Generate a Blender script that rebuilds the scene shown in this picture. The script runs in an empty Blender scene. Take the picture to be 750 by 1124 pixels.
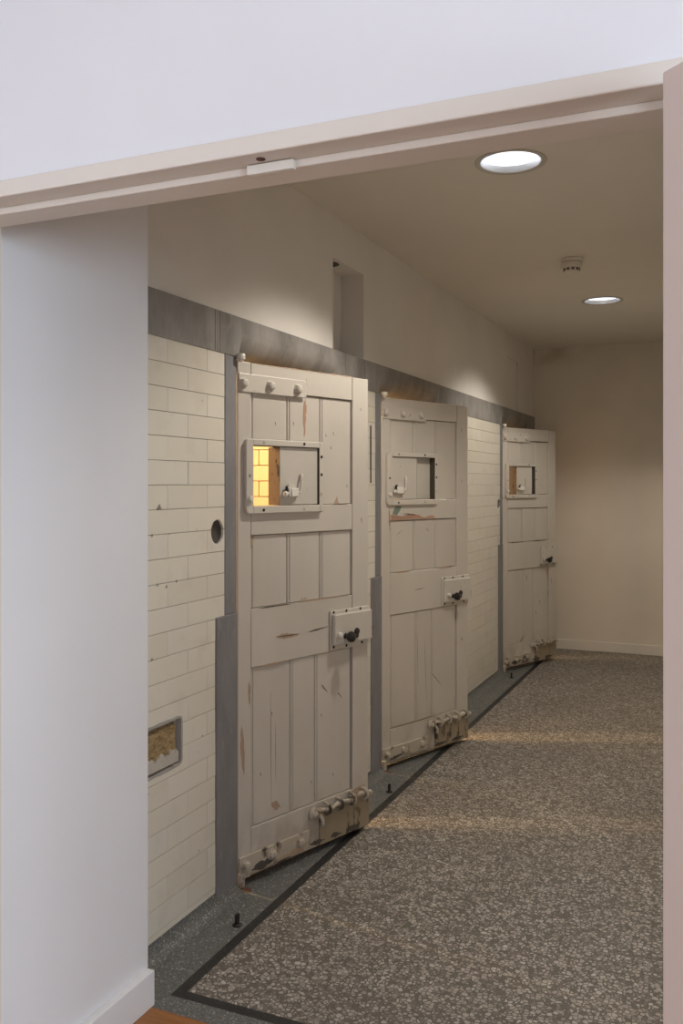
import bpy, bmesh, math, random
from mathutils import Vector, Matrix
random.seed(7)
scene = bpy.context.scene
COL = scene.collection
R = math.radians

# ------------------------------------------------------------------ camera
FPX = 976.81; YAW = 23.767; HOR = 531.81          # focal length in px, heading, horizon row (750x1124)
cam_d = bpy.data.cameras.new('camera'); cam = bpy.data.objects.new('camera', cam_d); COL.objects.link(cam)
cam_d.sensor_fit = 'VERTICAL'; cam_d.sensor_height = 36.0; cam_d.sensor_width = 24.0
cam_d.lens = FPX / 1124 * 36.0
cam_d.shift_y = -(562 - HOR) / 1124
cam_d.clip_start = 0.02
cam.location = (0, 0, 1.5); cam.rotation_euler = (R(90), 0, R(YAW))
scene.camera = cam

# ------------------------------------------------------------------ world, view
w = bpy.data.worlds.new('world'); scene.world = w; w.use_nodes = True
w.node_tree.nodes['Background'].inputs[0].default_value = (.55, .68, .9, 1)
w.node_tree.nodes['Background'].inputs[1].default_value = 0.6
scene.view_settings.view_transform = 'Standard'; scene.view_settings.look = 'None'
scene.view_settings.gamma = 1; scene.view_settings.use_curve_mapping = False
scene.view_settings.exposure = 0.0

# ------------------------------------------------------------------ daylight through the right hall window, added fill from the left
def area(name, loc, rot, sx, sy, e, col):
    d = bpy.data.lights.new(name, 'AREA'); d.shape = 'RECTANGLE'; d.size = sx; d.size_y = sy
    d.energy = e; d.color = col
    o = bpy.data.objects.new(name, d); COL.objects.link(o); o.location = loc; o.rotation_euler = rot
    return o
DAY = (.74, .87, 1.0)
area('daylight_right', (4.62, -1.6, 1.62), (0, R(90), 0), 1.4, 2.4, 262, DAY)
area('added_fill_left', (-2.92, -1.5, 1.85), (0, R(-90), 0), 1.4, 1.8, 46, (1.0, .95, .97))  # added fill from out of view, brightens the wall over the doorway

# ------------------------------------------------------------------ lights of the corridor and the cells
def downbeam(loc, e, col, ang=132, blend=.42, rad=.06):
    d = bpy.data.lights.new('downlight_beam', 'SPOT'); d.energy = e; d.color = col
    d.spot_size = R(ang); d.spot_blend = blend; d.shadow_soft_size = rad
    o = bpy.data.objects.new('downlight_beam', d); COL.objects.link(o); o.location = loc
    return o
def bulb(loc, e, col, rad=.05):
    d = bpy.data.lights.new('cell_bulb', 'POINT'); d.energy = e; d.color = col; d.shadow_soft_size = rad
    o = bpy.data.objects.new('cell_bulb', d); COL.objects.link(o); o.location = loc
LAMPS = ((-.79, 3.42), (-.815, 6.25))
CORR = (1.0, .93, .82)
for (lx, ly), e in zip(LAMPS, (70, 57)): downbeam((lx, ly, 2.735), e, CORR)
CELL = (1.0, .69, .37)
# ------------------------------------------------------------------ constants of the place
XW = -1.6852       # face of tiles, lintel and jamb stones
ZL0, ZL1, ZC, YB = 1.974, 2.123, 2.75, 8.2535
HY = (2.870, 4.350, 7.022); ANG = (18.1, 20.77, 23.0); DW = .7506
for h, e in zip(HY, (100, 135, 42)): bulb((-2.9, h + .2, 2.25), e, CELL)

# ================================================================== materials
def mat(name, base, rough=.6, spec=.4, metal=0):
    m = bpy.data.materials.new(name); m.use_nodes = True
    b = m.node_tree.nodes['Principled BSDF']
    b.inputs['Base Color'].default_value = (*base, 1); b.inputs['Roughness'].default_value = rough
    b.inputs['Specular IOR Level'].default_value = spec; b.inputs['Metallic'].default_value = metal
    return m, m.node_tree, b
def N(nt, t, **k):
    n = nt.nodes.new(t)
    for a, v in k.items():
        if isinstance(v, (int, float, str, bool)) and hasattr(n, a): setattr(n, a, v)
    return n
def coords(nt, space='pos', scale=(1, 1, 1)):
    if space == 'pos': out = N(nt, 'ShaderNodeNewGeometry').outputs['Position']
    else: out = N(nt, 'ShaderNodeTexCoord').outputs['Object']
    mp = N(nt, 'ShaderNodeMapping'); mp.inputs['Scale'].default_value = scale
    nt.links.new(out, mp.inputs['Vector']); return mp.outputs['Vector']
def noise(nt, vec, scale, detail=4, rough=.55, rnd=False):
    n = N(nt, 'ShaderNodeTexNoise'); n.noise_dimensions = '4D' if rnd else '3D'
    n.inputs['Scale'].default_value = scale; n.inputs['Detail'].default_value = detail; n.inputs['Roughness'].default_value = rough
    nt.links.new(vec, n.inputs['Vector'])
    if rnd:
        oi = N(nt, 'ShaderNodeObjectInfo'); mu = N(nt, 'ShaderNodeMath', operation='MULTIPLY'); mu.inputs[1].default_value = 30
        nt.links.new(oi.outputs['Random'], mu.inputs[0]); nt.links.new(mu.outputs[0], n.inputs['W'])
    return n.outputs['Fac']
def ramp(nt, fac, stops, interp='LINEAR'):
    r = N(nt, 'ShaderNodeValToRGB'); r.color_ramp.interpolation = interp
    e = r.color_ramp.elements
    while len(e) < len(stops): e.new(.5)
    for i, (p, c) in enumerate(stops):
        e[i].position = p; e[i].color = (*c, 1) if len(c) == 3 else c
    nt.links.new(fac, r.inputs['Fac']); return r.outputs['Color']
def mix(nt, fac, a, b, mode='MIX'):
    m = N(nt, 'ShaderNodeMix', data_type='RGBA', blend_type=mode)
    if isinstance(fac, (int, float)): m.inputs[0].default_value = fac
    else: nt.links.new(fac, m.inputs[0])
    for s, v in ((6, a), (7, b)):
        if isinstance(v, tuple): m.inputs[s].default_value = (*v, 1)
        else: nt.links.new(v, m.inputs[s])
    return m.outputs[2]
def bump(nt, b, h, strength=.2, dist=.002):
    n = N(nt, 'ShaderNodeBump'); n.inputs['Strength'].default_value = strength; n.inputs['Distance'].default_value = dist
    nt.links.new(h, n.inputs['Height']); nt.links.new(n.outputs['Normal'], b.inputs['Normal'])
def grey(v): return (v, v, v)

def plaster(name, c, var=.05, rough=.7, bstr=.12):
    m, nt, b = mat(name, c, rough, .3)
    v = coords(nt); n = noise(nt, v, 2.2, 5); n2 = noise(nt, v, 60, 3)
    lo = tuple(x * (1 - var) for x in c); hi = tuple(min(1, x * (1 + var)) for x in c)
    nt.links.new(ramp(nt, n, [(.3, lo), (.7, hi)]), b.inputs['Base Color']); bump(nt, b, n2, bstr, .002)
    return m
M = {}
M['hall'] = plaster('hall_paint', (.80, .80, .82), .02, .6, .05)
M['frame'] = plaster('frame_paint', (.75, .695, .62), .02, .38, .03)
M['plaster'] = plaster('corridor_plaster', (.74, .705, .655), .04)
M['ceiling'] = plaster('ceiling_paint', (.72, .685, .62), .02)
M['leaf'] = plaster('hall_door_paint', (.66, .565, .505), .02, .4, .03)
M['skirt'] = plaster('skirting_paint', (.74, .70, .64), .03, .45, .03)
# back wall with damp stain in the top corner
m, nt, b = mat('stained_plaster', (.7, .66, .58), .7, .3)
v = coords(nt); n = noise(nt, v, 2.2, 5); base = ramp(nt, n, [(.3, (.69, .64, .56)), (.7, (.75, .70, .62))])
sep = N(nt, 'ShaderNodeSeparateXYZ'); nt.links.new(v, sep.inputs[0])
def mapr(nt, s, a0, a1, b0=0., b1=1.):
    r = N(nt, 'ShaderNodeMapRange'); r.inputs[1].default_value = a0; r.inputs[2].default_value = a1
    r.inputs[3].default_value = b0; r.inputs[4].default_value = b1; nt.links.new(s, r.inputs[0]); return r.outputs[0]
def mth(nt, op, a, b=None):
    n = N(nt, 'ShaderNodeMath', operation=op)
    for i, s in enumerate((a, b)):
        if s is None: continue
        if isinstance(s, (int, float)): n.inputs[i].default_value = s
        else: nt.links.new(s, n.inputs[i])
    return n.outputs[0]
st = mth(nt, 'MULTIPLY', mapr(nt, sep.outputs['Z'], 2.58, 2.75), mapr(nt, sep.outputs['X'], -1.28, -1.66, .12, 1.))
st = mth(nt, 'MULTIPLY', st, mapr(nt, noise(nt, v, 7, 5), .35, .62))
nt.links.new(mix(nt, mth(nt, 'MULTIPLY', st, 1.0), base, (.30, .22, .08)), b.inputs['Base Color'])
M['stained'] = m
# glazed brick
m, nt, b = mat('glazed_brick', (.74, .69, .56), .22, .5)
oi = N(nt, 'ShaderNodeObjectInfo'); v = coords(nt)
c0 = ramp(nt, oi.outputs['Random'], [(0, (.72, .675, .58)), (.5, (.76, .72, .625)), (1, (.74, .70, .625))])
n = noise(nt, v, 9, 5); c1 = mix(nt, mapr(nt, n, .55, .8, 0, .35), c0, (.55, .50, .40))
sp = noise(nt, v, 55, 2); c2 = mix(nt, mapr(nt, sp, .765, .79), c1, (.09, .08, .07))
nt.links.new(c2, b.inputs['Base Color']); bump(nt, b, noise(nt, v, 14, 2), .08, .003)
M['brick'] = m
M['mortar'] = plaster('mortar', (.39, .355, .30), .15, .9)
# slate / cement stone
def stone(name, c, var=.28, sc=6, rough=.62):
    m, nt, b = mat(name, c, rough, .35)
    v = coords(nt, 'pos', (1, 1, .45)); n = noise(nt, v, sc, 8, .65); n2 = noise(nt, v, 42, 4)
    lo = tuple(x * (1 - var) for x in c); hi = tuple(x * (1 + var) for x in c)
    c0 = ramp(nt, n, [(.28, lo), (.72, hi)])
    nt.links.new(mix(nt, mapr(nt, n2, .58, .75, 0, .3), c0, tuple(x * 1.7 for x in c)), b.inputs['Base Color'])
    bump(nt, b, n2, .25, .003); return m
M['slate'] = stone('grey_stone', (.26, .243, .228), .36)
M['jamb'] = stone('blue_grey_stone', (.225, .22, .228), .2)
# door paint
def paint(name, c, chip0=.70, chip1=.73, chipc=(.16, .10, .06), rough=.42, low=False, sc=24):
    m, nt, b = mat(name, c, rough, .45)
    v = coords(nt, 'obj', (1, 1, .55)); n = noise(nt, v, 3.0, 5, .6, True); n2 = noise(nt, v, sc, 6, .62, True)
    lo = tuple(x * .93 for x in c); hi = tuple(min(1, x * 1.05) for x in c)
    c0 = ramp(nt, n, [(.3, lo), (.7, hi)])
    msk = mapr(nt, n2, chip0, chip1)
    cc = ramp(nt, noise(nt, v, 40, 2), [(.40, (.05, .045, .04)), (.55, chipc), (.75, tuple(min(1, x * 2.2) for x in chipc))])
    c1 = mix(nt, msk, c0, cc)
    if low:                                    # rust and dirt that has crept up from the foot of the door
        tc = N(nt, 'ShaderNodeTexCoord'); sp = N(nt, 'ShaderNodeSeparateXYZ'); nt.links.new(tc.outputs['Object'], sp.inputs[0])
        g = mth(nt, 'MULTIPLY', mapr(nt, sp.outputs['Z'], .30, .02), mapr(nt, noise(nt, v, 9, 5, .6, True), .42, .68))
        c1 = mix(nt, mth(nt, 'MULTIPLY', g, .7), c1, (.20, .13, .07))
    nt.links.new(c1, b.inputs['Base Color'])
    bump(nt, b, noise(nt, coords(nt, 'obj', (1, 1, .12)), 50, 4, .6, True), .18, .0015)
    return m
DP = (.60, .552, .488)
M['door'] = paint('worn_cream_paint', DP, .735, .75, low=True)
M['iron_paint'] = paint('painted_iron', (.61, .565, .50), .66, .68, (.14, .09, .055), .4)
M['iron_worn'] = paint('chipped_painted_iron', (.50, .44, .36), .53, .60, (.20, .14, .095), .5, sc=14)
M['rust_plate'] = paint('rusted_plate', (.36, .29, .20), .56, .60, (.10, .07, .05), .6, sc=10)
M['seam'] = mat('dark_seam', (.085, .068, .052), .9, .2)[0]
M['raw_wood'] = plaster('bare_wood', (.46, .33, .235), .2, .8)
M['pink_primer'] = plaster('pink_primer', (.46, .28, .20), .15, .8)
M['green_primer'] = plaster('green_primer', (.22, .27, .23), .15, .8)
M['black_chip'] = plaster('black_chip', (.10, .088, .075), .2, .8)
M['shutter_edge'] = paint('brown_shutter_edge', (.22, .155, .11), .58, .62, (.04, .03, .022), .7)
M['black'] = mat('black_bakelite', (.012, .011, .011), .28, .5)[0]
M['dark_iron'] = mat('dark_iron', (.035, .032, .03), .55, .4, .4)[0]
M['white_gloss'] = mat('white_enamel', (.78, .75, .68), .25, .5)[0]
M['plastic'] = mat('cream_plastic', (.70, .66, .58), .4, .4)[0]
M['vent'] = mat('dark_vent', (.10, .09, .08), .7, .3)[0]
M['hole'] = plaster('hole_shade_and_joint', (.09, .08, .07), .3, .95, .6)  # dark tone painted as shade inside wall holes, also used for lintel joints
M['ring'] = mat('lamp_ring', (.50, .47, .42), .4, .4)[0]
# reflector and lamp lens
M['reflector'] = mat('bright_reflector', (.85, .88, .92), .25, .5, .6)[0]
m, nt, b = mat('lit_lens', (.9, .9, .9), .4)
v = coords(nt, 'obj', (1, 1, 1)); n = noise(nt, v, 11, 2)
b.inputs['Emission Strength'].default_value = 1.35
nt.links.new(ramp(nt, n, [(.36, (.50, .60, .82)), (.50, (.92, .95, 1)), (.8, (1, 1, 1))]), b.inputs['Emission Color'])
M['lens'] = m
# terrazzo
def terrazzo(name, scale, stops, gap, rough, matrix, bumpy=.1):
    m, nt, b = mat(name, matrix, rough, .4)
    v0 = coords(nt)
    wob = N(nt, 'ShaderNodeTexNoise'); wob.inputs['Scale'].default_value = scale * .8; nt.links.new(v0, wob.inputs['Vector'])
    vm = N(nt, 'ShaderNodeVectorMath', operation='MULTIPLY_ADD'); nt.links.new(wob.outputs['Color'], vm.inputs[0])
    vm.inputs[1].default_value = (.5 / scale,) * 3; nt.links.new(v0, vm.inputs[2])
    vo = N(nt, 'ShaderNodeTexVoronoi'); vo.feature = 'F1'; vo.inputs['Scale'].default_value = scale; nt.links.new(vm.outputs[0], vo.inputs['Vector'])
    ve = N(nt, 'ShaderNodeTexVoronoi'); ve.feature = 'DISTANCE_TO_EDGE'; ve.inputs['Scale'].default_value = scale; nt.links.new(vm.outputs[0], ve.inputs['Vector'])
    s = N(nt, 'ShaderNodeSeparateColor'); nt.links.new(vo.outputs['Color'], s.inputs[0])
    chip = ramp(nt, s.outputs[0], stops)
    thr = mapr(nt, s.outputs[1], 0, 1, gap * .5, gap * 2.3)
    e = mapr(nt, mth(nt, 'SUBTRACT', ve.outputs['Distance'], thr), -.03, .03)
    fine = ramp(nt, noise(nt, v0, scale * 5, 2), [(.35, tuple(x * .75 for x in matrix)), (.65, tuple(x * 1.35 for x in matrix))])
    big = noise(nt, v0, 1.6, 3)
    col = mix(nt, e, fine, chip)
    nt.links.new(mix(nt, mapr(nt, big, .35, .7, 0, .28), col, tuple(x * .8 for x in matrix)), b.inputs['Base Color'])
    nt.links.new(mapr(nt, e, 0, 1, rough + .15, rough), b.inputs['Roughness'])
    return m
M['terrazzo'] = terrazzo('terrazzo', 70, [(0, (.13, .113, .095)), (.18, (.22, .195, .165)), (.36, (.36, .325, .28)), (.75, (.46, .42, .37)), (1, (.58, .545, .495))], .085, .42, (.128, .112, .096))
M['margin'] = terrazzo('dark_terrazzo', 170, [(0, (.085, .088, .085)), (.55, (.155, .158, .152)), (.85, (.28, .28, .27)), (1, (.44, .44, .43))], .10, .45, (.125, .127, .122))
M['strip'] = terrazzo('black_terrazzo', 200, [(0, (.018, .018, .018)), (1, (.05, .05, .05))], .1, .4, (.022, .022, .022))
# wood
m, nt, b = mat('floor_wood', (.36, .14, .035), .35, .45)
v = coords(nt, 'pos', (.6, 9, 1)); n = noise(nt, v, 6, 6, .6)
oi = N(nt, 'ShaderNodeObjectInfo')
c0 = ramp(nt, n, [(.3, (.25, .085, .02)), (.7, (.40, .16, .04))])
nt.links.new(mix(nt, mth(nt, 'MULTIPLY', oi.outputs['Random'], .3), c0, (.30, .14, .05)), b.inputs['Base Color'])
M['wood'] = m
# old brown brick in the patch, render
m, nt, b = mat('old_brick', (.40, .28, .13), .9, .2)
v = coords(nt, 'pos', (1, 1, 2.2)); n = noise(nt, v, 30, 6, .7)
nt.links.new(ramp(nt, n, [(.3, (.16, .10, .045)), (.5, (.37, .265, .135)), (.75, (.52, .40, .24))]), b.inputs['Base Color']); bump(nt, b, n, .9, .01)
M['old_brick'] = m
M['render'] = plaster('cement_smear', (.40, .37, .335), .2, .9, .4)
M['lime'] = plaster('lime_plaster', (.52, .48, .42), .12, .9, .5)

# ================================================================== mesh helpers
def box(bm, x0, x1, y0, y1, z0, z1, bev=0, seg=1):
    vs = [bm.verts.new((x, y, z)) for x in (x0, x1) for y in (y0, y1) for z in (z0, z1)]
    F = [(0, 1, 3, 2), (4, 6, 7, 5), (0, 4, 5, 1), (2, 3, 7, 6), (0, 2, 6, 4), (1, 5, 7, 3)]
    fs = [bm.faces.new([vs[i] for i in f]) for f in F]
    if bev:
        es = list({e for f in fs for e in f.edges})
        bmesh.ops.bevel(bm, geom=es, offset=bev, segments=seg, affect='EDGES', profile=.5, clamp_overlap=True)
def lathe(bm, prof, mtx=Matrix(), n=24, cap=True):
    rings = []
    for r, z in prof:
        rings.append([bm.verts.new(mtx @ Vector((r * math.cos(2 * math.pi * k / n), r * math.sin(2 * math.pi * k / n), z))) for k in range(n)])
    for a, b_ in zip(rings, rings[1:]):
        for k in range(n): bm.faces.new((a[k], a[(k + 1) % n], b_[(k + 1) % n], b_[k]))
    if cap: bm.faces.new(rings[0][::-1]); bm.faces.new(rings[-1])
def tube(bm, pts, rads, n=10):
    pts = [Vector(p) for p in pts]; rings = []
    for i, p in enumerate(pts):
        t = (pts[min(i + 1, len(pts) - 1)] - pts[max(i - 1, 0)]).normalized()
        a = t.orthogonal().normalized(); b_ = t.cross(a)
        if rings:
            a = (pa - t * pa.dot(t)).normalized(); b_ = t.cross(a)
        pa = a; r = rads[i] if isinstance(rads, (list, tuple)) else rads
        rings.append([bm.verts.new(p + (a * math.cos(2 * math.pi * k / n) + b_ * math.sin(2 * math.pi * k / n)) * r) for k in range(n)])
    for a, b_ in zip(rings, rings[1:]):
        for k in range(n): bm.faces.new((a[k], a[(k + 1) % n], b_[(k + 1) % n], b_[k]))
    bm.faces.new(rings[0][::-1]); bm.faces.new(rings[-1])
def finish(name, bm, m, parent=None, smooth=False):
    bmesh.ops.recalc_face_normals(bm, faces=bm.faces[:])
    me = bpy.data.meshes.new(name); bm.to_mesh(me); bm.free()
    me.materials.append(M[m] if isinstance(m, str) else m)
    if smooth:
        for p in me.polygons: p.use_smooth = True
        try: me.set_sharp_from_angle(angle=R(35))
        except Exception: pass
    o = bpy.data.objects.new(name, me); COL.objects.link(o)
    if parent: o.parent = parent
    return o
def boxes(name, lst, m, parent=None, bev=0, seg=1):
    bm = bmesh.new()
    for b_ in lst: box(bm, *b_, bev=bev, seg=seg)
    return finish(name, bm, m, parent)
def struct(o, label=None):
    o['kind'] = 'structure'
    if label: o['label'] = label
    return o
def tag(o, label, cat, group=None):
    o['label'] = label; o['category'] = cat; o['kind'] = 'thing'
    if group: o['group'] = group
    return o
def empty(name, loc=(0, 0, 0), rz=0):
    o = bpy.data.objects.new(name, None); COL.objects.link(o); o.location = loc; o.rotation_euler = (0, 0, rz)
    o.empty_display_size = .1
    return o
def cut(o, cutters):
    for c in cutters:
        md = o.modifiers.new('cut', 'BOOLEAN'); md.operation = 'DIFFERENCE'; md.object = c; md.solver = 'EXACT'
    bpy.context.view_layer.update()
    dg = bpy.context.evaluated_depsgraph_get()
    me = bpy.data.meshes.new_from_object(o.evaluated_get(dg))
    o.modifiers.clear(); o.data = me
def kill(*os):
    for o in os: bpy.data.objects.remove(o, do_unlink=True)

# ================================================================== setting: floors
YW = 2.118                                      # where the boards stop and the terrazzo begins
XD0, XD1 = -1.5146, -1.478
YS0, YS1 = 2.190, 2.226
XR = .09
floor = struct(boxes('floor', [(XD1, XR, YS1, YB, -.06, 0)], 'terrazzo'), 'speckled cream and brown terrazzo floor of the corridor')
boxes('dark_strip', [(XD0, XD1, YS0, YB, -.06, 0)], 'strip', floor)
boxes('dark_strip', [(XD1, XR, YS0, YS1, -.06, 0)], 'strip', floor)
boxes('threshold_band', [(-1.70, XR, YW, YS0, -.06, 0)], 'margin', floor)
boxes('margin', [(-1.925, XD0, YS0, YB, -.06, 0)], 'margin', floor)
def cove(y0, y1):
    bm = bmesh.new(); n = 7; r = .048; rows = []
    prof = [(XW - .02, -.002)] + [(XW + .002 + r * (1 - math.sin(a)), r * (1 - math.cos(a)) + .0005) for a in [i / n * math.pi / 2 for i in range(n + 1)]] + [(XW - .02, r)]
    for y in (y0, y1): rows.append([bm.verts.new((x, y, z)) for x, z in prof])
    k = len(prof)
    for i in range(k): bm.faces.new((rows[0][i], rows[0][(i + 1) % k], rows[1][(i + 1) % k], rows[1][i]))
    bm.faces.new(rows[0][::-1]); bm.faces.new(rows[1])
    finish('cove', bm, 'margin', floor, True)
FAR = DW + .012                                  # far side of each opening, from the hinge
prev = 2.131
for h in HY:
    cove(prev, h - .02); prev = h + FAR + .008
cove(prev, YB)
hall_floor = struct(empty('floor_hall'), 'orange brown timber board floor of the hall')
pw = .118; y = YW
while y > -4.0:
    y0 = max(y - pw, -4.0)
    if y > 1.6: boxes('plank', [(-1.70, .09, y0 + .0008, y - .0008, -.022, 0)], 'wood', hall_floor)
    else: boxes('plank', [(-2.8, 4.5, y0 + .0008, y - .0008, -.022, 0)], 'wood', hall_floor)
    y -= pw

# ------------------------------------------------------------------ ceilings
ceil = struct(boxes('ceiling', [(-1.925, .3, 1.487, 8.4, ZC, ZC + .14)], 'ceiling'), 'plain off white ceiling of the corridor')
cs = []
for lx, ly in LAMPS:
    bm = bmesh.new(); lathe(bm, [(.118, -.05), (.118, .07)], Matrix.Translation((lx, ly, ZC)), 40); cs.append(finish('cutter', bm, 'ceiling'))
cut(ceil, cs); kill(*cs)
struct(boxes('ceiling_hall', [(-2.95, 4.65, -4.15, 1.372, 2.9, 3.0)], 'hall'), 'white ceiling of the hall')

# ------------------------------------------------------------------ left corridor wall
wl = struct(empty('wall_left'), 'tiled corridor wall with grey stone lintel and white plaster above')
XB = -1.706                                      # backing plane behind the tiles
XI = -1.925
segs = []                                        # tiled panels between the openings: (y0, y1 below 1.026, y0, y1 above)
edges = [2.131] + [v for h in HY for v in (h, h + DW)] + [YB]
for i in range(4):
    lo0 = 2.131 if i == 0 else HY[i - 1] + FAR + .143; hi0 = 2.131 if i == 0 else HY[i - 1] + FAR + .081
    lo1 = YB if i == 3 else HY[i] - .155; hi1 = YB if i == 3 else HY[i] - .093
    segs.append((lo0, lo1, hi0, hi1))
ZJ = 1.026
lst = []
for a, b_, c, d in segs:
    lst += [(XI, XB, a, b_, 0, ZJ), (XI, XB, c, d, ZJ, ZL0)]
boxes('brick_backing', lst, 'mortar', wl)
XU = -1.6975
NY0, NY1, NZ = 3.755, 4.133, 2.552
boxes('upper_plaster', [(XI, XU, 2.131, NY0, ZL1, ZC), (XI, XU, NY0, NY1, NZ, ZC), (XI, XU - .125, NY0, NY1, ZL1, NZ),
                        (XI, XU, NY1, 7.22, ZL1, ZC), (XI, XU, 7.22, 7.62, NZ, ZC), (XI, XU - .012, 7.22, 7.62, ZL1, NZ), (XI, XU, 7.62, YB, ZL1, ZC)], 'plaster', wl)
bm = bmesh.new(); lathe(bm, [(.045, 0), (.05, -.004), (.036, -.006), (.034, -.002)], Matrix.Translation((-1.765, 3.86, NZ)), 24)
finish('vent_ring', bm, 'vent', wl, True)
# jamb stones
for h in HY:
    for s in (0, 1):
        if s == 0: up = (h - .093, h - .012); lo = (h - .155, h - .012)
        else: up = (h + FAR, h + FAR + .081); lo = (h + FAR, h + FAR + .143)
        boxes('jamb_stone', [(XI, XW + .002, up[0], up[1], ZJ + .001, ZL0)], 'jamb', wl, .003)
        boxes('jamb_stone', [(XI, XW + .006, lo[0], lo[1], 0, ZJ)], 'jamb', wl, .003)
# lintel stones: square over the tiles, hollowed to a round lower edge over the openings
def lintel(y0, y1, r0=None, r1=None):
    bm = bmesh.new(); n = 8; st = [(y0, .001)]
    if r0 is not None:
        st += [(r0, .001), (r0 + .012, .05), (r0 + .03, .105), (r1 - .03, .105), (r1 - .012, .05), (r1, .001)]
    st.append((y1, .001)); rows = []
    xf = XW + .003
    for y, r in st:
        pr = [(XI, ZL1), (xf, ZL1)] + [(xf - r + r * math.cos(a), ZL0 + r - r * math.sin(a)) for a in [i / n * math.pi / 2 for i in range(n + 1)]] + [(XI, ZL0)]
        rows.append([bm.verts.new((x, y, z)) for x, z in pr])
    k = len(rows[0])
    for a, b_ in zip(rows, rows[1:]):
        for i in range(k): bm.faces.new((a[i], a[(i + 1) % k], b_[(i + 1) % k], b_[i]))
    bm.faces.new(rows[0][::-1]); bm.faces.new(rows[-1])
    finish('lintel_stone', bm, 'slate', wl, True)
g = .0012
lintel(2.131, 2.724 - g); lintel(2.724 + g, 3.871 - g, 2.872, 3.80); lintel(3.871 + g, 4.074 - g)
lintel(4.074 + g, 5.467 - g, 4.30, 5.28); lintel(5.467 + g, 6.853 - g); lintel(6.853 + g, YB, 6.975, 7.95)
for y_ in (2.708, 2.741, 4.103):
    boxes('joint_line', [(XW, XW + .0036, y_ - .0012, y_ + .0012, ZL0 + .002, ZL1 - .002)], 'hole', wl)
# glazed bricks
RH, BW, JT = .0795, .2385, .0019
def brick_mesh(L, H, name='glazed_brick'):
    bm = bmesh.new(); box(bm, 0, XW - XB - .0005, -L / 2, L / 2, -H / 2, H / 2)
    f = [e for e in bm.edges if all(abs(v.co.x - (XW - XB - .0005)) < 1e-6 for v in e.verts)]
    bmesh.ops.bevel(bm, geom=f, offset=.0008, segments=1, affect='EDGES')
    bmesh.ops.recalc_face_normals(bm, faces=bm.faces[:])
    me = bpy.data.meshes.new(name); bm.to_mesh(me); bm.free(); me.materials.append(M['brick']); return me
cache = {}
def brick_at(y0, y1, z0, z1):
    key = (round(y1 - y0, 3), round(z1 - z0, 3))
    if key not in cache: cache[key] = brick_mesh(*key)
    o = bpy.data.objects.new('glazed_brick', cache[key]); COL.objects.link(o); o.parent = wl
    o.location = (XB + .0005 + random.uniform(-.0007, .0003), (y0 + y1) / 2, (z0 + z1) / 2)
    o.rotation_euler = (0, R(random.uniform(-.12, .12)), R(random.uniform(-.15, .15)))
    return o
visible = [(2.131, 2.80), (3.98, 4.30), (5.86, 6.95)]
made = []; hid = bmesh.new()
Z_BASE = .046
for k in range(25):
    zt = 1.9755 - RH * k - JT / 2; zb = max(1.9755 - RH * (k + 1) + JT / 2, Z_BASE)
    if zt - zb < .01: continue
    off = 2.423 if k % 2 == 0 else 2.5415
    zm = (zt + zb) / 2
    for a, b_, c, d in segs:
        s0, s1 = (a, b_) if zm < ZJ else (c, d)
        j = math.floor((s0 - off) / BW) * BW + off
        while j < s1 - .001:
            y0 = max(j + JT / 2, s0 + .001); y1 = min(j + BW - JT / 2, s1 - .001)
            if y1 - y0 > .012:
                if any(y1 > p and y0 < q for p, q in visible): made.append((brick_at(y0, y1, zb, zt), y0, y1, zb, zt))
                else: box(hid, XB + .0005, XW, y0, y1, zb, zt)
            j += BW
hb = finish('glazed_brick_field', hid, 'brick', wl); hb['kind'] = 'stuff'
# round holes beside the hinges, the patch, a chipped corner: cut into the bricks concerned
def cyl_cut(y, z, r, jag=0):
    bm = bmesh.new(); n = 22
    ring = [[bm.verts.new((x, y + r * (1 + random.uniform(-jag, jag)) * math.cos(2 * math.pi * i / n), z + r * 1.04 * (1 + random.uniform(-jag, jag)) * math.sin(2 * math.pi * i / n))) for i in range(n)] for x in (XB - .02, XW + .03)]
    for i in range(n): bm.faces.new((ring[0][i], ring[0][(i + 1) % n], ring[1][(i + 1) % n], ring[1][i]))
    bm.faces.new(ring[0][::-1]); bm.faces.new(ring[1])
    return finish('cutter', bm, 'brick')
def tri_cut(pts):
    bm = bmesh.new(); a = [bm.verts.new((XB - .02, y, z)) for y, z in pts]; b_ = [bm.verts.new((XW + .03, y, z)) for y, z in pts]
    n = len(pts)
    for i in range(n): bm.faces.new((a[i], a[(i + 1) % n], b_[(i + 1) % n], b_[i]))
    bm.faces.new(a[::-1]); bm.faces.new(b_)
    bmesh.ops.recalc_face_normals(bm, faces=bm.faces[:])
    return finish('cutter', bm, 'brick')
PY0, PY1, PZ0, PZ1 = 2.20, 2.504, .570, .728
cuts = [(cyl_cut(2.727, 1.331, .042, .03), 2.68, 2.775, 1.28, 1.38), (cyl_cut(HY[2] - .128, 1.345, .040, .03), HY[2] - .17, HY[2] - .08, 1.29, 1.40),
        (tri_cut([(2.360, 1.4195), (2.392, 1.4195), (2.377, 1.4395)]), 2.35, 2.40, 1.41, 1.45),
        (tri_cut([(PY0, PZ0), (PY1 - .01, PZ0 + .004), (PY1, PZ0 + .02), (PY1 - .003, PZ1 - .012), (PY1 - .012, PZ1), (PY0, PZ1 + .004)]), PY0, PY1, PZ0, PZ1)]
for sy, sz in ((2.366, 1.179), (2.416, 1.168), (2.473, 1.180), (2.338, .945), (2.338, 1.338)):
    cuts.append((cyl_cut(sy, sz, .0052), sy - .006, sy + .006, sz - .006, sz + .006))
for o, y0, y1, z0, z1 in made:
    cc = [c for c, a, b_, e, f in cuts if y1 > a and y0 < b_ and z1 > e and z0 < f]
    if cc:
        o.data = o.data.copy(); cut(o, cc)
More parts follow.
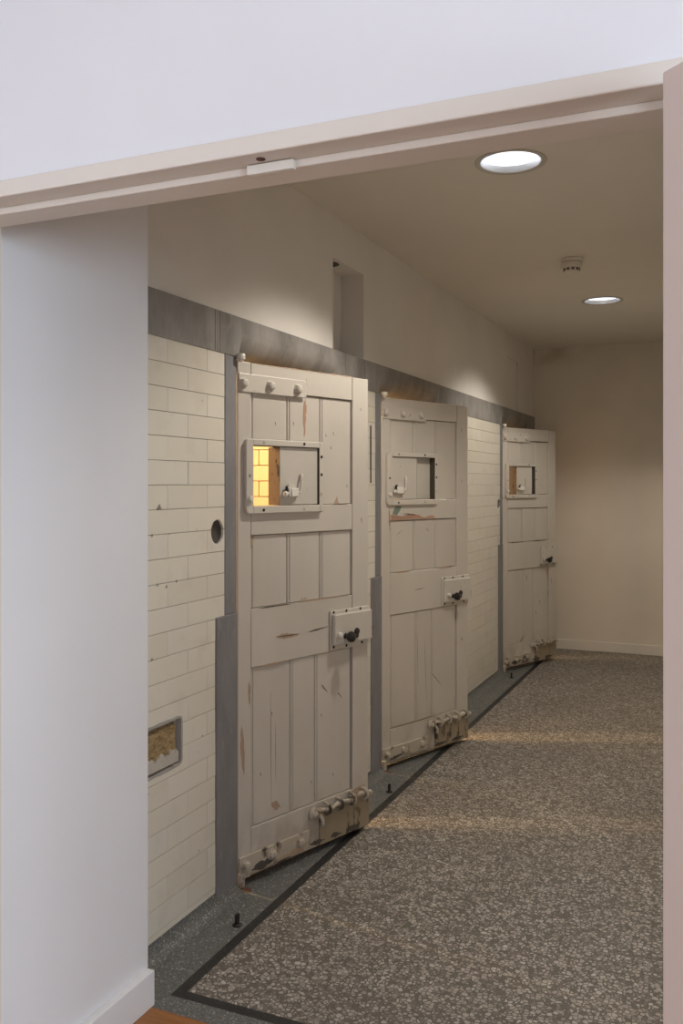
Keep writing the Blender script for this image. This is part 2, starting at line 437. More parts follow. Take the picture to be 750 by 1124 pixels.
for c in cuts[2:3] + cuts[4:]:
    boxes('hole_bed', [(XB + .0002, XB + .004, c[1] - .002, c[2] + .002, c[3], c[4])], 'hole', wl)  # dark plates put shade into the small shallow holes
kill(*[c[0] for c in cuts])
def hole_bed(y, z, r):
    bm = bmesh.new(); n = 20; prev_ = None
    for rr, x in ((r * 1.01, XB + .012), (r * .8, XB + .006), (r * .45, XB + .003), (r * .15, XB + .0022)):
        ring = [bm.verts.new((x + random.uniform(-.0014, .0014), y + rr * math.cos(2 * math.pi * i / n), z + rr * 1.04 * math.sin(2 * math.pi * i / n))) for i in range(n)]
        if prev_:
            for i in range(n): bm.faces.new((prev_[i], prev_[(i + 1) % n], ring[(i + 1) % n], ring[i]))
        prev_ = ring
    bm.faces.new(prev_)
    finish('hole_bed', bm, 'hole', wl, True)
hole_bed(2.727, 1.331, .042); hole_bed(HY[2] - .128, 1.345, .040)
def lump(name, y0, y1, z0, z1, x0, x1, m, amp=.003, ny=24, nz=10, shape=None):
    bm = bmesh.new(); gr = []
    for i in range(ny + 1):
        row = []
        for k in range(nz + 1):
            a, b_ = i / ny, k / nz; yy = y0 + (y1 - y0) * a; zz = z0 + (z1 - z0) * b_
            if shape: yy, zz = shape(a, b_, yy, zz)
            edge = i in (0, ny) or k in (0, nz)
            row.append(bm.verts.new((x0 if edge else x1 + random.uniform(-amp, amp), yy, zz)))
        gr.append(row)
    for i in range(ny):
        for k in range(nz): bm.faces.new((gr[i][k], gr[i + 1][k], gr[i + 1][k + 1], gr[i][k + 1]))
    return finish(name, bm, m, wl, True)
lump('patch_brick', 2.19, 2.480, .612, .712, XB + .001, XB + .0165, 'old_brick', .0025, 30, 12)
def ragged(a, b_, y, z): return y, z + (math.sin(a * 31) * .008 + math.sin(a * 77) * .006 - .006) * b_ ** 3
lump('patch_plaster', 2.19, 2.494, .576, .632, XB + .001, XB + .0195, 'lime', .0015, 40, 8, ragged)
def strip_poly(name, pts, wd, m, x):
    bm = bmesh.new(); L = []; Rr = []
    for i, (y, z) in enumerate(pts):
        p = Vector(pts[max(i - 1, 0)]); q = Vector(pts[min(i + 1, len(pts) - 1)]); t = (q - p).normalized(); nn = Vector((-t.y, t.x))
        ww = wd * random.uniform(.7, 1.3)
        c = Vector((y, z)); a = c + nn * ww; b_ = c - nn * ww
        L.append((bm.verts.new((XB, a.x, a.y)), bm.verts.new((x, a.x, a.y)))); Rr.append((bm.verts.new((XB, b_.x, b_.y)), bm.verts.new((x, b_.x, b_.y))))
    for i in range(len(pts) - 1):
        bm.faces.new((L[i][1], L[i + 1][1], Rr[i + 1][1], Rr[i][1])); bm.faces.new((L[i][0], L[i + 1][0], L[i + 1][1], L[i][1])); bm.faces.new((Rr[i][1], Rr[i + 1][1], Rr[i + 1][0], Rr[i][0]))
    return finish(name, bm, m, wl)
fr = [(2.2 + .02 * i, PZ1 + .001) for i in range(15)] + [(PY1 - .004, PZ1 - .004)] + [(PY1 - .001, PZ1 - .016 - .018 * i) for i in range(8)] + [(PY1 - .006, PZ0 + .004)] + [(2.48 - .02 * i, PZ0) for i in range(15)]
strip_poly('patch_mortar', fr, .0045, 'render', XW + .0012)
boxes('dark_upright', [(XW - .004, XW + .004, 4.187, 4.196, 1.508, 1.80)], 'dark_iron', wl)  # thin dark upright on the tiles near the middle door

# ------------------------------------------------------------------ remaining corridor and hall walls
struct(boxes('wall_back', [(-1.925, .3, YB, YB + .15, 0, ZC)], 'stained'), 'bare cream plaster end wall with brown damp stain in its top corner')
bm = bmesh.new(); box(bm, XW + .01, XR, YB - .016, YB, 0, .089, .004, 2)
struct(finish('baseboard_back', bm, 'skirt'), 'cream skirting board along the corridor end wall')
struct(boxes('wall_right', [(XR, .3, 1.487, YB, 0, ZC)], 'plaster'), 'white plaster right wall of the corridor')
struct(boxes('wall_passage', [(-1.925, -1.551, 1.487, 2.131, 0, ZC)], 'hall'), 'smooth white passage wall between doorway and tiled wall')
bm = bmesh.new(); box(bm, -1.551, -1.527, 1.49, 2.131, 0, .101, .0025, 2)
struct(finish('baseboard_passage', bm, 'hall'), 'white skirting board at foot of passage wall')
OX0, OX1 = -1.47, -.07                            # clear opening between the stops
FZ, RZ, TZ = 2.064, 2.078, 2.112
YF0, YF1, YF2, YF3 = 1.360, 1.372, 1.415, 1.487
struct(boxes('wall_front', [(-2.8, OX0 - .048, YF1, YF3, 0, 2.9), (OX1 + .048, 4.5, YF1, YF3, 0, 2.9), (OX0 - .048, OX1 + .048, YF1, YF3, TZ, 2.9)], 'hall'), 'white painted wall above the double doorway')
WY0, WY1, WZ0, WZ1 = -2.8, -.4, 1.15, 2.55
HX, HB = 4.5, -4.0; RZ0, RZ1 = .92, 2.32
struct(boxes('wall_hall_right', [(HX, HX + .15, HB, WY0, 0, 2.9), (HX, HX + .15, WY1, 1.487, 0, 2.9), (HX, HX + .15, WY0, WY1, 0, RZ0), (HX, HX + .15, WY0, WY1, RZ1, 2.9)], 'hall'), 'white right wall of the hall with a window')
VY0, VY1 = -2.4, -.6
struct(boxes('wall_hall_left', [(-2.95, -2.8, HB, VY0, 0, 2.9), (-2.95, -2.8, VY1, 1.487, 0, 2.9), (-2.95, -2.8, VY0, VY1, 0, WZ0), (-2.95, -2.8, VY0, VY1, WZ1, 2.9)], 'hall'), 'white left wall of the hall with an added window')
struct(boxes('wall_hall_back', [(-2.95, HX + .15, HB - .15, HB, 0, 2.9)], 'hall'), 'white rear wall of the hall')
struct(boxes('window_1', [(HX, HX + .05, WY0, WY0 + .05, RZ0, RZ1), (HX, HX + .05, WY1 - .05, WY1, RZ0, RZ1), (HX, HX + .05, WY0, WY1, RZ0, RZ0 + .05), (HX, HX + .05, WY0, WY1, RZ1 - .05, RZ1), (HX + .005, HX + .045, -1.62, -1.58, RZ0, RZ1)], 'frame'), 'white framed window in the right hall wall')
struct(boxes('added_window', [(-2.85, -2.8, VY0, VY0 + .05, WZ0, WZ1), (-2.85, -2.8, VY1 - .05, VY1, WZ0, WZ1), (-2.85, -2.8, VY0, VY1, WZ0, WZ0 + .05), (-2.85, -2.8, VY0, VY1, WZ1 - .05, WZ1), (-2.845, -2.805, -1.52, -1.48, WZ0, WZ1)], 'frame'), 'unseen framed window added in the left hall wall for fill light')  # unseen window added to go with the left fill light

# ------------------------------------------------------------------ door frame of the double doorway
tr = struct(empty('trim_1'), 'cream painted timber door frame around the double doorway')
boxes('head', [(OX0 - .048, OX1 + .048, YF0, YF3, RZ, TZ)], 'frame', tr, .003, 3)
boxes('head_stop', [(OX0, OX1, YF2, YF3, FZ, RZ)], 'frame', tr, .0015)
for x0, x1, s0, s1 in ((OX0 - .048, OX0 - .014, OX0 - .014, OX0), (OX1 + .014, OX1 + .048, OX1, OX1 + .014)):
    boxes('jamb', [(x0, x1, YF0, YF3, 0, RZ)], 'frame', tr, .002, 2)
    boxes('jamb_stop', [(s0, s1, YF2, YF3, 0, RZ)], 'frame', tr, .0015)
boxes('strike_block', [(-.806, -.712, YF2 - .011, YF2 + .002, 2.0595, 2.0765)], 'white_gloss', tr, .0015, 2)
bm = bmesh.new(); lathe(bm, [(.0085, 0), (.0085, -.0012), (.0062, -.0012), (.006, -.0004)], Matrix.Translation((-.768, 1.388, RZ)), 20)
finish('bolt_hole', bm, mat('brown_hole', (.10, .045, .03), .7)[0], tr)

# ------------------------------------------------------------------ open hall door leaf at the right
A = Vector((-.0895, 1.305, 0)); da = math.atan2(-.665, .747)
leaf = empty('hall_door', A, da)
bm = bmesh.new(); box(bm, 0, .69, 0, .042, .008, 2.07, .002, 2); finish('door_leaf', bm, 'leaf', leaf)
for z in (.25, 1.04, 1.82):
    bm = bmesh.new(); lathe(bm, [(.006, z - .045), (.007, z - .043), (.007, z + .043), (.006, z + .045)], Matrix.Translation((-.0075, .034, 0)), 14)
    finish('hinge', bm, 'frame', leaf, True)
bm = bmesh.new(); lathe(bm, [(.022, 0), (.022, .006), (.009, .008), (.009, .04), (.022, .048), (.026, .060), (.018, .070)], Matrix.Translation((.63, -.0, 1.02)) @ Matrix.Rotation(R(90), 4, 'X'), 20)
finish('knob', bm, 'dark_iron', leaf, True)
tag(leaf, 'plain pinkish white hall door leaf standing open at the right edge', 'door')

# ================================================================== cell rooms behind the doors
cells = ((2.25, 4.0), (4.12, 6.0), (6.35, 8.2))
XE = -3.7
M['cell'] = plaster('cell_plaster', (.70, .62, .48), .06)
M['cell_brick'] = plaster('cell_glazed_brick', (.60, .52, .38), .06, .3, .05)
M['cell_floor'] = plaster('cell_cement', (.26, .24, .21), .2)
for i, (a, b_) in enumerate(cells):
    wc = struct(boxes('wall_cell_near', [(XE, XI, a - .06, a, 0, 2.6)], 'cell'), 'near side wall of a cell')
    wf = struct(boxes('wall_cell_far', [(XE, XI, b_, b_ + .055, 0, 2.6)], 'mortar' if i == 0 else 'cell'), 'far side wall of a cell')
    struct(boxes('wall_cell_back', [(XE - .1, XE, a - .06, b_ + .055, 0, 2.6)], 'cell'), 'back wall of a cell')
    struct(boxes('ceiling_cell', [(XE - .1, XI, a - .06, b_ + .055, 2.6, 2.7)], 'cell'), 'ceiling of a cell')
    struct(boxes('floor_cell', [(XE - .1, XI, a - .06, b_ + .055, -.06, 0)], 'cell_floor'), 'cement floor of a cell')
    if i == 0:                                    # glazed bricks seen through the hatch of the nearest door
        for k in range(32):
            zt = 1.9755 + .017 + RH * 7 - RH * k; zb = zt - RH + .004
            if zb < 0.01 or zt > 2.6: continue
            off = -2.10 + (BW / 2 if k % 2 else 0)
            for j in range(5):
                x1 = min(off - BW * j, XI - .002); x0 = off - BW * (j + 1) + .004
                if x1 - x0 < .02: continue
                key = ('c', round(x1 - x0, 3))
                if key not in cache:
                    bm = bmesh.new(); L = x1 - x0; box(bm, -L / 2, L / 2, -.012, 0, -(RH - .004) / 2, (RH - .004) / 2, .0012)
                    bmesh.ops.recalc_face_normals(bm, faces=bm.faces[:])
                    me = bpy.data.meshes.new('glazed_brick'); bm.to_mesh(me); bm.free(); me.materials.append(M['cell_brick']); cache[key] = me
                o = bpy.data.objects.new('glazed_brick', cache[key]); COL.objects.link(o); o.parent = wf
                o.location = ((x0 + x1) / 2, b_ - .0005, (zt + zb) / 2)

# ================================================================== cell doors  (local X along the door, Y into the door, Z up)
Z0, Z1 = .024, 1.9601
def dbox(bm, u0, u1, v0, v1, z0, z1, bev=.0015, seg=1): box(bm, u0, u1, -v1, -v0, z0, z1, bev, seg)
def part(name, lst, m, parent, bev=.0015, seg=1):
    bm = bmesh.new()
    for b_ in lst: dbox(bm, *b_, bev=bev, seg=seg)
    return finish(name, bm, m, parent)
FRONT = Matrix.Rotation(R(90), 4, 'X')            # local z of a lathe -> out of the door face (-Y)
def lat(name, prof, u, v, z, m, parent, n=20, smooth=True):
    bm = bmesh.new(); lathe(bm, prof, Matrix.Translation((u, -v, z)) @ FRONT, n)
    return finish(name, bm, m, parent, smooth)
def bolt_head(u, z, v, parent, m='iron_paint', r=.018):
    o = lat('bolt', [(r * 1.25, 0), (r * 1.25, .003), (r, .004), (r, .011), (r * .75, .016), (r * .35, .018)], u, v, z, m, parent, 8, False)
    return o
US = (.068, .266, .455, .647); UL = (.068, .281, .422, .643)
ZT, ZM1, ZM0, ZK1, ZK0, ZBR = 1.858, 1.418, 1.308, 1.030, .808, .205
gp = .0022
def bead_board(a, b_, v, z0, z1, t):           # board with a narrow bead along its left edge
    part('board', [(a, a + .010, -.031, v, z0, z1), (a + .0126, b_, -.031, v, z0, z1)], 'door', t, .002)
def make_door():
    t = empty('cell_door')
    s = part('stile', [(0, US[0] - gp, -.05, 0, Z0, Z1)], 'door', t, .003, 2)
    part('stile', [(US[3] + gp, DW, -.05, 0, Z0, Z1 - .004)], 'door', t, .003, 2)
    part('top_rail', [(US[0], US[3], -.05, -.0006, ZT, Z1 - .002)], 'door', t, .002)
    part('middle_rail', [(US[0], US[3], -.05, -.0006, ZM0, ZM1 - .001)], 'door', t, .002)
    part('lock_rail', [(US[0], US[3], -.05, -.0006, ZK0, ZK1)], 'door', t, .002)
    part('bottom_rail', [(US[0], US[3], -.05, -.0006, Z0 + .002, ZBR)], 'door', t, .002)
    part('backing', [(.06, .655, -.036, -.031, Z0 + .01, 1.417), (.06, .655, -.036, -.031, 1.647, Z1 - .01), (.06, .077, -.036, -.031, 1.417, 1.647), (.438, .655, -.036, -.031, 1.417, 1.647)], 'seam', t, 0)
    for i in range(3):                            # boards of the three zones
        a, b_ = US[i] + gp, US[i + 1] - gp
        bead_board(a, b_, -.009, 1.660 if i < 2 else ZM1 + .001, ZT - gp, t)
        bead_board(a, b_, -.009, ZK1 + gp, ZM0 - gp, t)
        bead_board(UL[i] + gp, UL[i + 1] - gp, -.007, ZBR + gp, ZK0 - gp, t)
    # hatch frame: a raised ring with rounded outer corners on the left
    def ring(r, u0, u1, z0, z1, rl):
        out = []
        for (cu, cz, a0, rr) in ((u1 - r, z1 - r, 0, r), (u0 + rl, z1 - rl, 90, rl), (u0 + rl, z0 + rl, 180, rl), (u1 - r, z0 + r, 270, r)):
            for k in range(5):
                a = R(a0 + 90 * k / 4); out.append((cu + rr * math.cos(a), cz + rr * math.sin(a)))
        return out
    bm = bmesh.new(); o_ = ring(.004, .028, .449, 1.389, 1.672, .020); i_ = ring(.001, .066, .427, 1.418, 1.648, .001)
    lay = []
    for pts, v in ((o_, .0), (o_, .013), (ring(.003, .031, .446, 1.392, 1.669, .018), .016), (ring(.001, .064, .429, 1.416, 1.650, .001), .016), (i_, .0145)):
        lay.append([bm.verts.new((u, -v, z)) for u, z in pts])
    for a, b_ in zip(lay, lay[1:]):
        for k in range(20): bm.faces.new((a[k], a[(k + 1) % 20], b_[(k + 1) % 20], b_[k]))
    hf = finish('hatch_frame', bm, 'iron_paint', t, False)
    bm = bmesh.new(); lay = [[bm.verts.new((u, -v, z)) for u, z in i_] for v in (.0145, -.031)]
    for k in range(20): bm.faces.new((lay[0][k], lay[0][(k + 1) % 20], lay[1][(k + 1) % 20], lay[1][k]))
    finish('reveal_shade', bm, 'seam', hf)  # inner faces coloured dark to stand for shade in the gap
    for u in (.0655, .4285):
        for z0, z1 in ((1.649, 1.669), (1.392, 1.417)): part('frame_joint', [(u, u + .001, .0156, .0163, z0, z1)], 'seam', hf, 0)
    for u, z, k in ((.120, 1.661, 0), (.338, 1.661, 1), (.046, 1.533, 0), (.438, 1.612, 1), (.438, 1.540, 1), (.438, 1.462, 0), (.117, 1.403, 1), (.340, 1.403, 0)):
        lat('screw', [(.0062, 0), (.0058, .0016), (.003, .0022)], u, .016, z, 'dark_iron' if k else 'iron_worn', hf, 10)
    lat('catch', [(.010, 0), (.012, .004), (.010, .010), (.003, .012)], .048, .016, 1.447, 'white_gloss', hf, 14)
    # sliding shutter behind the opening (0 = closed)
    fp = part('fixed_panel', [(.214, .4265, -.060, -.021, 1.419, 1.647)], 'iron_paint', t, .0015)
    part('panel_edge', [(.2126, .2142, -.0595, -.0215, 1.420, 1.646)], 'shutter_edge', fp, 0)
    sh = part('shutter', [(.0675, .281, -.019, .006, 1.420, 1.6465)], 'iron_paint', t, .0015)
    part('shutter_edge', [(.066, .0677, -.0188, .0055, 1.4205, 1.646)], 'shutter_edge', sh, 0)
    part('shutter_shade_line', [(.2808, .2818, -.0185, .0055, 1.4205, 1.646)], 'seam', sh, 0)  # dark strip painted as the shade line at the shutter step
    part('latch', [(.098, .150, .006, .028, 1.452, 1.486), (.108, .116, .028, .032, 1.452, 1.486)], 'white_gloss', sh, .003, 2)
    bm = bmesh.new(); tube(bm, [(.148, -.018, 1.468), (.164, -.020, 1.470), (.172, -.020, 1.492), (.176, -.018, 1.528), (.183, -.010, 1.538)], [.006, .006, .005, .005, .008], 10)
    finish('latch_arm', bm, 'iron_paint', sh, True)
    bm = bmesh.new(); tube(bm, [(.074, -.020, 1.462), (.079, -.020, 1.462), (.088, -.020, 1.464), (.100, -.018, 1.466)], [.004, .011, .011, .005], 12)
    finish('latch_knob', bm, 'white_gloss', sh, True)
    bm = bmesh.new(); tube(bm, [(.094, -.016, 1.470), (.094, -.018, 1.492), (.104, -.018, 1.497)], [.006, .006, .004], 10)
    finish('latch_spring', bm, 'black', sh, True)
    # hinge straps and pivots
    st = part('hinge_strap', [(.001, .362, 0, .006, 1.846, 1.916)], 'iron_paint', t, .003, 2)
    for u in (.022, .162, .312): bolt_head(u, 1.879, .006, st)
    st = part('hinge_strap', [(.001, .374, 0, .011, .040, .112)], 'iron_worn', t, .003, 2)
    for u in (.027, .165, .318): bolt_head(u, .078, .011, st, 'iron_worn')
    bm = bmesh.new(); lathe(bm, [(.010, 1.955), (.010, 1.963), (.016, 1.9635), (.017, 1.966), (.017, 1.980), (.015, 1.983)], Matrix.Translation((-.001, -.018, 0)), 20); finish('pivot_pin', bm, 'white_gloss', t, True)
    bm = bmesh.new(); lathe(bm, [(.012, .004), (.013, .010), (.013, .052), (.010, .056)], Matrix.Translation((.010, -.008, 0)), 16); finish('pivot_pin', bm, 'iron_worn', t, True)
    part('light_stop', [(.002, .748, -.0495, -.042, .004, .06)], 'seam', t, .001)  # unseen strip added to block cell light under the door
    # lock
    lk = part('lock_case', [(.500, .7497, 0, .008, .813, .977), (.508, .746, .008, .028, .836, .962)], 'iron_paint', t, .005, 3)
    for u, z in ((.520, .826), (.600, .969), (.690, .969), (.600, .823), (.70, .823), (.520, .970)):
        lat('screw', [(.006, 0), (.0055, .0018), (.003, .0025)], u, .008, z, 'dark_iron', lk, 10)
    lat('door_knob', [(.013, 0), (.010, .004), (.010, .012), (.014, .016), (.021, .023), (.0235, .032), (.021, .041), (.012, .047), (.003, .049)], .572, .028, .868, 'black', lk, 24)
    bm = bmesh.new(); lathe(bm, [(.014, 0), (.015, .003), (.012, .008), (.003, .009)], Matrix.Translation((.642, -.028, .880)) @ FRONT @ Matrix.Diagonal((1, 1.0, 1, 1)), 20)
    lathe(bm, [(.010, 0), (.010, .006), (.003, .0075)], Matrix.Translation((.640, -.028, .862)) @ FRONT, 16)
    finish('keyhole_cover', bm, 'black', lk, True)
    lat('lock_button', [(.010, 0), (.012, .008), (.010, .016), (.003, .018)], .532, .028, .878, 'white_gloss', lk, 16)
    part('latch_tongue', [(.7497, .756, -.012, .024, .85, .89)], 'iron_worn', lk, .001)
    # sliding bolt at the foot
    sb = part('bolt_plate', [(.440, .650, -.0002, .006, .028, .166), (.652, .7495, -.0002, .006, .027, .166)], 'rust_plate', t, .001)
    bm = bmesh.new(); pts = []; rd = []
    for k in range(61):
        a = k / 60; u = .400 + a * .343; ph = a * 5.2 * math.pi
        pts.append((u, -.016 + .003 * math.cos(ph), .172 + .0045 * math.sin(ph))); rd.append(.0105 + .003 * math.sin(ph * 2))
    tube(bm, pts, rd, 12); finish('bolt_bar', bm, 'iron_worn', sb, True)
    for u in (.470, .545, .625, .705):
        bm = bmesh.new(); tube(bm, [(u, 0, .148), (u, -.018, .150), (u + .003, -.032, .160), (u + .004, -.035, .173), (u + .003, -.031, .187), (u, -.018, .195), (u, 0, .196)], .0062, 8)
        finish('bolt_staple', bm, 'iron_worn', sb, True)
    lat('bolt_handle', [(.020, 0), (.026, .004), (.026, .009), (.016, .013), (.010, .020), (.012, .024), (.005, .027)], .402, 0, .168, 'iron_worn', sb, 20)
    bm = bmesh.new(); tube(bm, [(.43, -.012, .160), (.436, -.024, .140), (.440, -.022, .122), (.446, -.014, .116)], [.008, .008, .009, .010], 10)
    finish('bolt_hasp', bm, 'iron_worn', sb, True)
    return t
def chip(parent, pts, m, v=.0006, jag=.003):
    """flake of missing paint: a thin ragged polygon on the door face"""
    out = []
    for i, p in enumerate(pts):
        q = pts[(i + 1) % len(pts)]
        for k in range(4):
            f = k / 4; out.append((p[0] + (q[0] - p[0]) * f + random.uniform(-jag, jag) * (k > 0), p[1] + (q[1] - p[1]) * f + random.uniform(-jag, jag) * (k > 0)))
    bm = bmesh.new(); a = [bm.verts.new((u, -v, z)) for u, z in out]; b_ = [bm.verts.new((u, -v + .0009, z)) for u, z in out]
    n = len(out)
    for i in range(n): bm.faces.new((a[i], a[(i + 1) % n], b_[(i + 1) % n], b_[i]))
    f = bm.faces.new(a); g_ = bm.faces.new(b_[::-1]); bmesh.ops.triangulate(bm, faces=[f, g_])
    return finish('paint_chip', bm, m, parent)
def sliver(parent, u0, z0, u1, z1, wd, m, v=.0006):
    if m in ('seam', 'black_chip') and wd < .008: wd *= .55
    d = Vector((u1 - u0, z1 - z0)); n = Vector((-d.y, d.x)).normalized()
    pts = []
    for f, k in ((0, .1), (.3, 1), (.6, .7), (1, .1)): pts.append((u0 + d.x * f + n.x * wd * k, z0 + d.y * f + n.y * wd * k))
    for f, k in ((.7, -.7), (.4, -1), (.15, -.5)): pts.append((u0 + d.x * f + n.x * wd * k, z0 + d.y * f + n.y * wd * k))
    return chip(parent, pts, m, v, wd * .35)
def copy_tree(o, parent=None):
    c = o.copy(); COL.objects.link(c); c.parent = parent
    for ch in list(o.children): copy_tree(ch, c)
    return c
proto = make_door()
doors = [proto, copy_tree(proto), copy_tree(proto)]
labels = ('nearest white plank cell door, hatch half open onto lit yellow bricks',
          'middle white plank cell door, hatch shut, pink bare patch under the hatch',
          'farthest white plank cell door, beside the corridor end wall')
SLIDE = (.1445, 0, .112)
for d, h, a, lb, sl in zip(doors, HY, ANG, labels, SLIDE):
    d.location = (XW, h, 0); d.rotation_euler = (0, 0, R(90 - a)); tag(d, lb, 'door', 'cell doors standing ajar')
    for ch in d.children:
        if ch.name.startswith('shutter'): ch.location.x = sl
# individual wear
d = doors[0]; BV = -.0086; LV = -.0066
sliver(d, .369, 1.852, .362, 1.690, .009, 'pink_primer', BV); sliver(d, .366, 1.925, .364, 1.862, .003, 'raw_wood', 0)
chip(d, [(.540, 1.421), (.560, 1.452), (.569, 1.420)], 'raw_wood', BV); sliver(d, .52, 1.4175, .63, 1.4170, .0022, 'seam', .0002)
sliver(d, .195, .909, .335, .902, .010, 'raw_wood', .0002); sliver(d, .37, .905, .50, .914, .005, 'seam', .0002)
sliver(d, .20, .908, .33, .905, .003, 'seam', .0010)
sliver(d, .018, .60, .030, .41, .010, 'raw_wood'); sliver(d, .056, .76, .060, .66, .006, 'raw_wood')
chip(d, [(.070, 1.302), (.092, 1.303), (.076, 1.255)], 'raw_wood', BV); sliver(d, .20, 1.305, .27, 1.306, .004, 'raw_wood', BV)
sliver(d, .09, 1.0285, .30, 1.0290, .004, 'seam', .0002); sliver(d, .32, 1.031, .62, 1.031, .003, 'raw_wood', .0002)
chip(d, [(.34, 1.040), (.37, 1.046), (.375, 1.036)], 'pink_primer', BV)
sliver(d, .12, .8075, .26, .8065, .004, 'raw_wood', .0002); sliver(d, .46, .68, .50, .64, .004, 'seam', LV); sliver(d, .56, .63, .59, .60, .004, 'black_chip', LV)
for u, z in ((.49, 1.71), (.535, 1.72), (.52, 1.66), (.20, 1.745), (.30, 1.75), (.62, 1.50), (.46, .56), (.53, .30), (.12, .40), (.40, .30), (.18, .62)):
    sliver(d, u, z, u + .004, z - .016, .003, 'black_chip', BV if z > 1 else LV)
sliver(d, .175, .70, .178, .26, .0016, 'seam', LV); sliver(d, .20, .58, .202, .34, .0012, 'seam', LV)
sliver(d, .70, 1.83, .702, 1.815, .003, 'black_chip', .0004); sliver(d, .705, 1.36, .709, 1.33, .004, 'raw_wood', .0004)
for k in range(12):
    u = .10 + k * .045 + random.uniform(-.01, .01); sliver(d, u, 1.9575, u + .05, 1.9578, random.uniform(.001, .004), 'raw_wood', .0002)
sliver(d, .18, .265, .23, .235, .016, 'raw_wood', LV)
for (u0, z0, u1, z1, wd) in ((.06, .052, .18, .060, .016), (.18, .036, .28, .040, .007), (.375, .050, .47, .046, .010), (.50, .046, .57, .045, .011), (.60, .040, .69, .046, .012)):
    sliver(d, u0, z0, u1, z1, wd, 'black_chip', .0118 if u1 < .37 else .0078)
chip(d, [(.18, .045), (.34, .042), (.36, .070), (.30, .064), (.24, .056)], 'raw_wood', .0114); chip(d, [(.63, .185), (.70, .187), (.745, .205), (.66, .202)], 'raw_wood', .0006)
d = doors[1]
chip(d, [(.070, 1.309), (.45, 1.312), (.43, 1.328), (.36, 1.319), (.25, 1.342), (.15, 1.330), (.075, 1.338)], 'pink_primer', .0002)
chip(d, [(.085, 1.340), (.12, 1.336), (.165, 1.386), (.11, 1.384)], 'green_primer', .0006); sliver(d, .17, 1.343, .30, 1.333, .005, 'seam', .0010)
sliver(d, .06, 1.37, .064, 1.25, .006, 'pink_primer', .0004)
for (u0, z0, u1, z1, wd, v_) in ((.10, 1.0295, .24, 1.0295, .004, .0002), (.47, 1.030, .60, 1.030, .004, .0002), (.27, .925, .36, .93, .003, .0002), (.38, 1.26, .40, 1.235, .004, BV), (.13, 1.23, .18, 1.26, .002, BV), (.42, .45, .52, .36, .003, LV), (.36, .65, .38, .30, .0015, LV), (.30, .68, .305, .40, .0015, LV), (.07, .70, .072, .25, .003, LV), (.69, .62, .70, .59, .006, .0004), (.69, 1.83, .692, 1.80, .003, .0004), (.69, 1.53, .693, 1.51, .003, .0004)):
    sliver(d, u0, z0, u1, z1, wd, 'seam' if wd < .0035 else 'raw_wood', v_)
for (u0, z0, u1, z1, wd) in ((.05, .05, .16, .06, .010), (.42, .045, .55, .045, .010), (.58, .04, .70, .045, .010)): sliver(d, u0, z0, u1, z1, wd, 'black_chip', .0118 if u1 < .37 else .0078)
sliver(d, .08, .206, .55, .207, .003, 'raw_wood', .0002)
d = doors[2]
for (u0, z0, u1, z1, wd, v_) in ((.08, 1.029, .30, 1.030, .006, .0002), (.40, 1.030, .62, 1.030, .006, .0002), (.37, 1.858, .64, 1.858, .006, .0002), (.24, .21, .30, .26, .009, LV), (.33, .76, .345, .70, .007, LV), (.52, .53, .53, .50, .006, LV), (.46, .44, .475, .42, .007, LV), (.68, .70, .685, .66, .005, .0004), (.64, .60, .645, .56, .004, LV)):
    sliver(d, u0, z0, u1, z1, wd, 'raw_wood' if wd > .0065 else 'seam', v_)
for (u0, z0, u1, z1, wd) in ((.10, .06, .25, .07, .016), (.40, .05, .52, .05, .014), (.58, .045, .70, .05, .012)): sliver(d, u0, z0, u1, z1, wd, 'black_chip', .0118 if u1 < .37 else .0078)

# ================================================================== fittings
for (lx, ly), lb in zip(LAMPS, ('larger round recessed downlight near the door frame, shining white', 'smaller round recessed downlight far along the ceiling, bluish lens')):
    t = empty('downlight', (lx, ly, ZC))
    bm = bmesh.new(); lathe(bm, [(.116, .01), (.116, -.001), (.120, -.004), (.136, -.004), (.1385, -.0005)], n=48, cap=False); finish('trim_ring', bm, 'ring', t, True)
    bm = bmesh.new(); lathe(bm, [(.1165, -.001), (.112, .02), (.104, .058)], n=48, cap=False); finish('reflector', bm, 'reflector', t, True)
    bm = bmesh.new(); lathe(bm, [(.105, .022), (.104, .026)], n=48); finish('lens', bm, 'lens', t)
    tag(t, lb, 'ceiling light', 'recessed downlights')
t = empty('smoke_detector', (-.82, 5.03, ZC)); t.scale = (1.08, 1.08, 1.45)
bm = bmesh.new(); lathe(bm, [(.052, 0), (.056, -.002), (.056, -.010), (.052, -.013)], n=32); finish('base', bm, 'plastic', t, True)
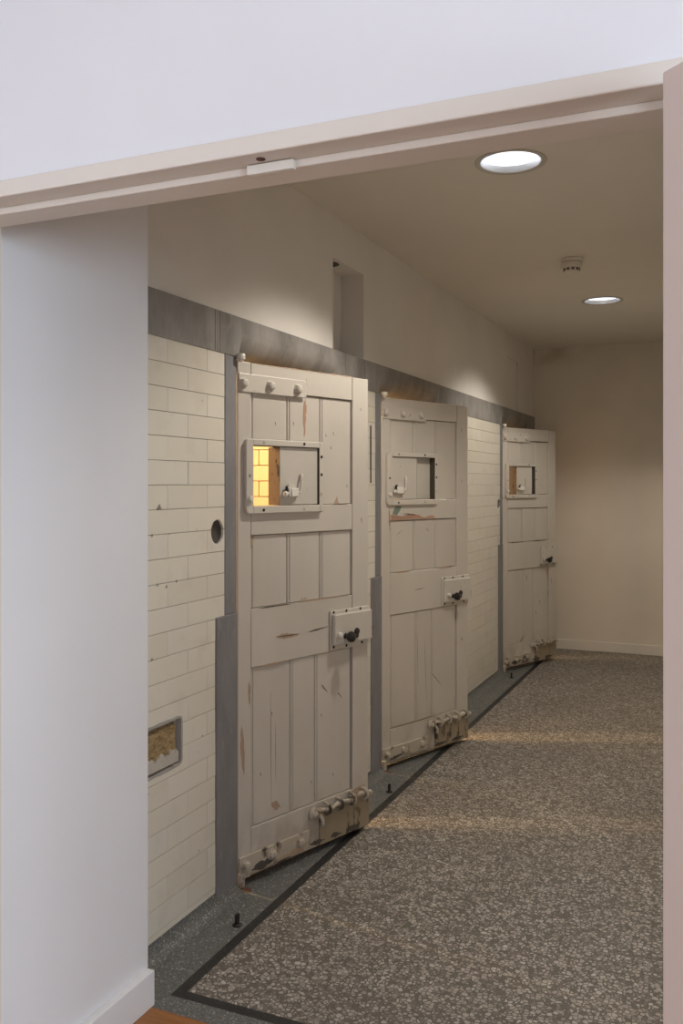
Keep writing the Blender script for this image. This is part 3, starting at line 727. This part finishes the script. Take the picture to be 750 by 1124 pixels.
bm = bmesh.new(); lathe(bm, [(.048, -.012), (.053, -.016), (.053, -.028), (.046, -.036)], n=32); finish('body', bm, 'plastic', t, True)
bm = bmesh.new(); lathe(bm, [(.040, -.035), (.038, -.048), (.030, -.054), (.005, -.056)], n=32); cp = finish('sensor_cap', bm, 'plastic', t, True)
for k in range(10):
    a = k / 10 * 2 * math.pi; bm = bmesh.new(); box(bm, .036, .0412, -.006, .006, -.046, -.037)
    bmesh.ops.rotate(bm, verts=bm.verts, cent=(0, 0, 0), matrix=Matrix.Rotation(a, 3, 'Z')); finish('vent_slot', bm, 'vent', cp)
bm = bmesh.new(); lathe(bm, [(.0515, -.0105), (.0515, -.0165)], n=32); finish('shadow_gap', bm, 'vent', t)
tag(t, 'small cream smoke detector on the ceiling between the two downlights', 'smoke detector')
for (x, y), lb in zip(((-1.545, 2.628), (-1.535, 4.065), (-1.575, 6.85)), ('dark iron floor pin in front of the nearest cell door', 'dark iron floor pin beside the middle cell door', 'dark iron floor pin at the foot of the farthest cell door')):
    t = empty('floor_pin', (x, y, 0))
    bm = bmesh.new(); lathe(bm, [(.016, 0), (.017, .003), (.012, .006)], n=18); finish('base', bm, 'dark_iron', t, True)
    bm = bmesh.new(); box(bm, -.005, .005, -.009, .009, .004, .040, .002, 2); finish('post', bm, 'dark_iron', t)
    tag(t, lb, 'door stop', 'iron floor pins')

m, nt, b = mat('rust_stain', (.20, .075, .035), .8)
nt.links.new(ramp(nt, noise(nt, coords(nt), 30, 4), [(.35, (.11, .09, .075)), (.6, (.16, .065, .035))]), b.inputs['Base Color'])
for h in HY:                                      # rust bled from the lower pivots onto the margin
    bm = bmesh.new(); n = 18
    vs = [bm.verts.new((XW + .034 + .024 * math.cos(a) * random.uniform(.7, 1.15), h - .004 + .026 * math.sin(a) * random.uniform(.7, 1.15), .0006)) for a in [i / n * 2 * math.pi for i in range(n)]]
    f = bm.faces.new(vs); r_ = bmesh.ops.extrude_face_region(bm, geom=[f])
    for v_ in [e for e in r_['geom'] if isinstance(e, bmesh.types.BMVert)]: v_.co.z -= .0008
    finish('rust_stain', bm, m, floor)
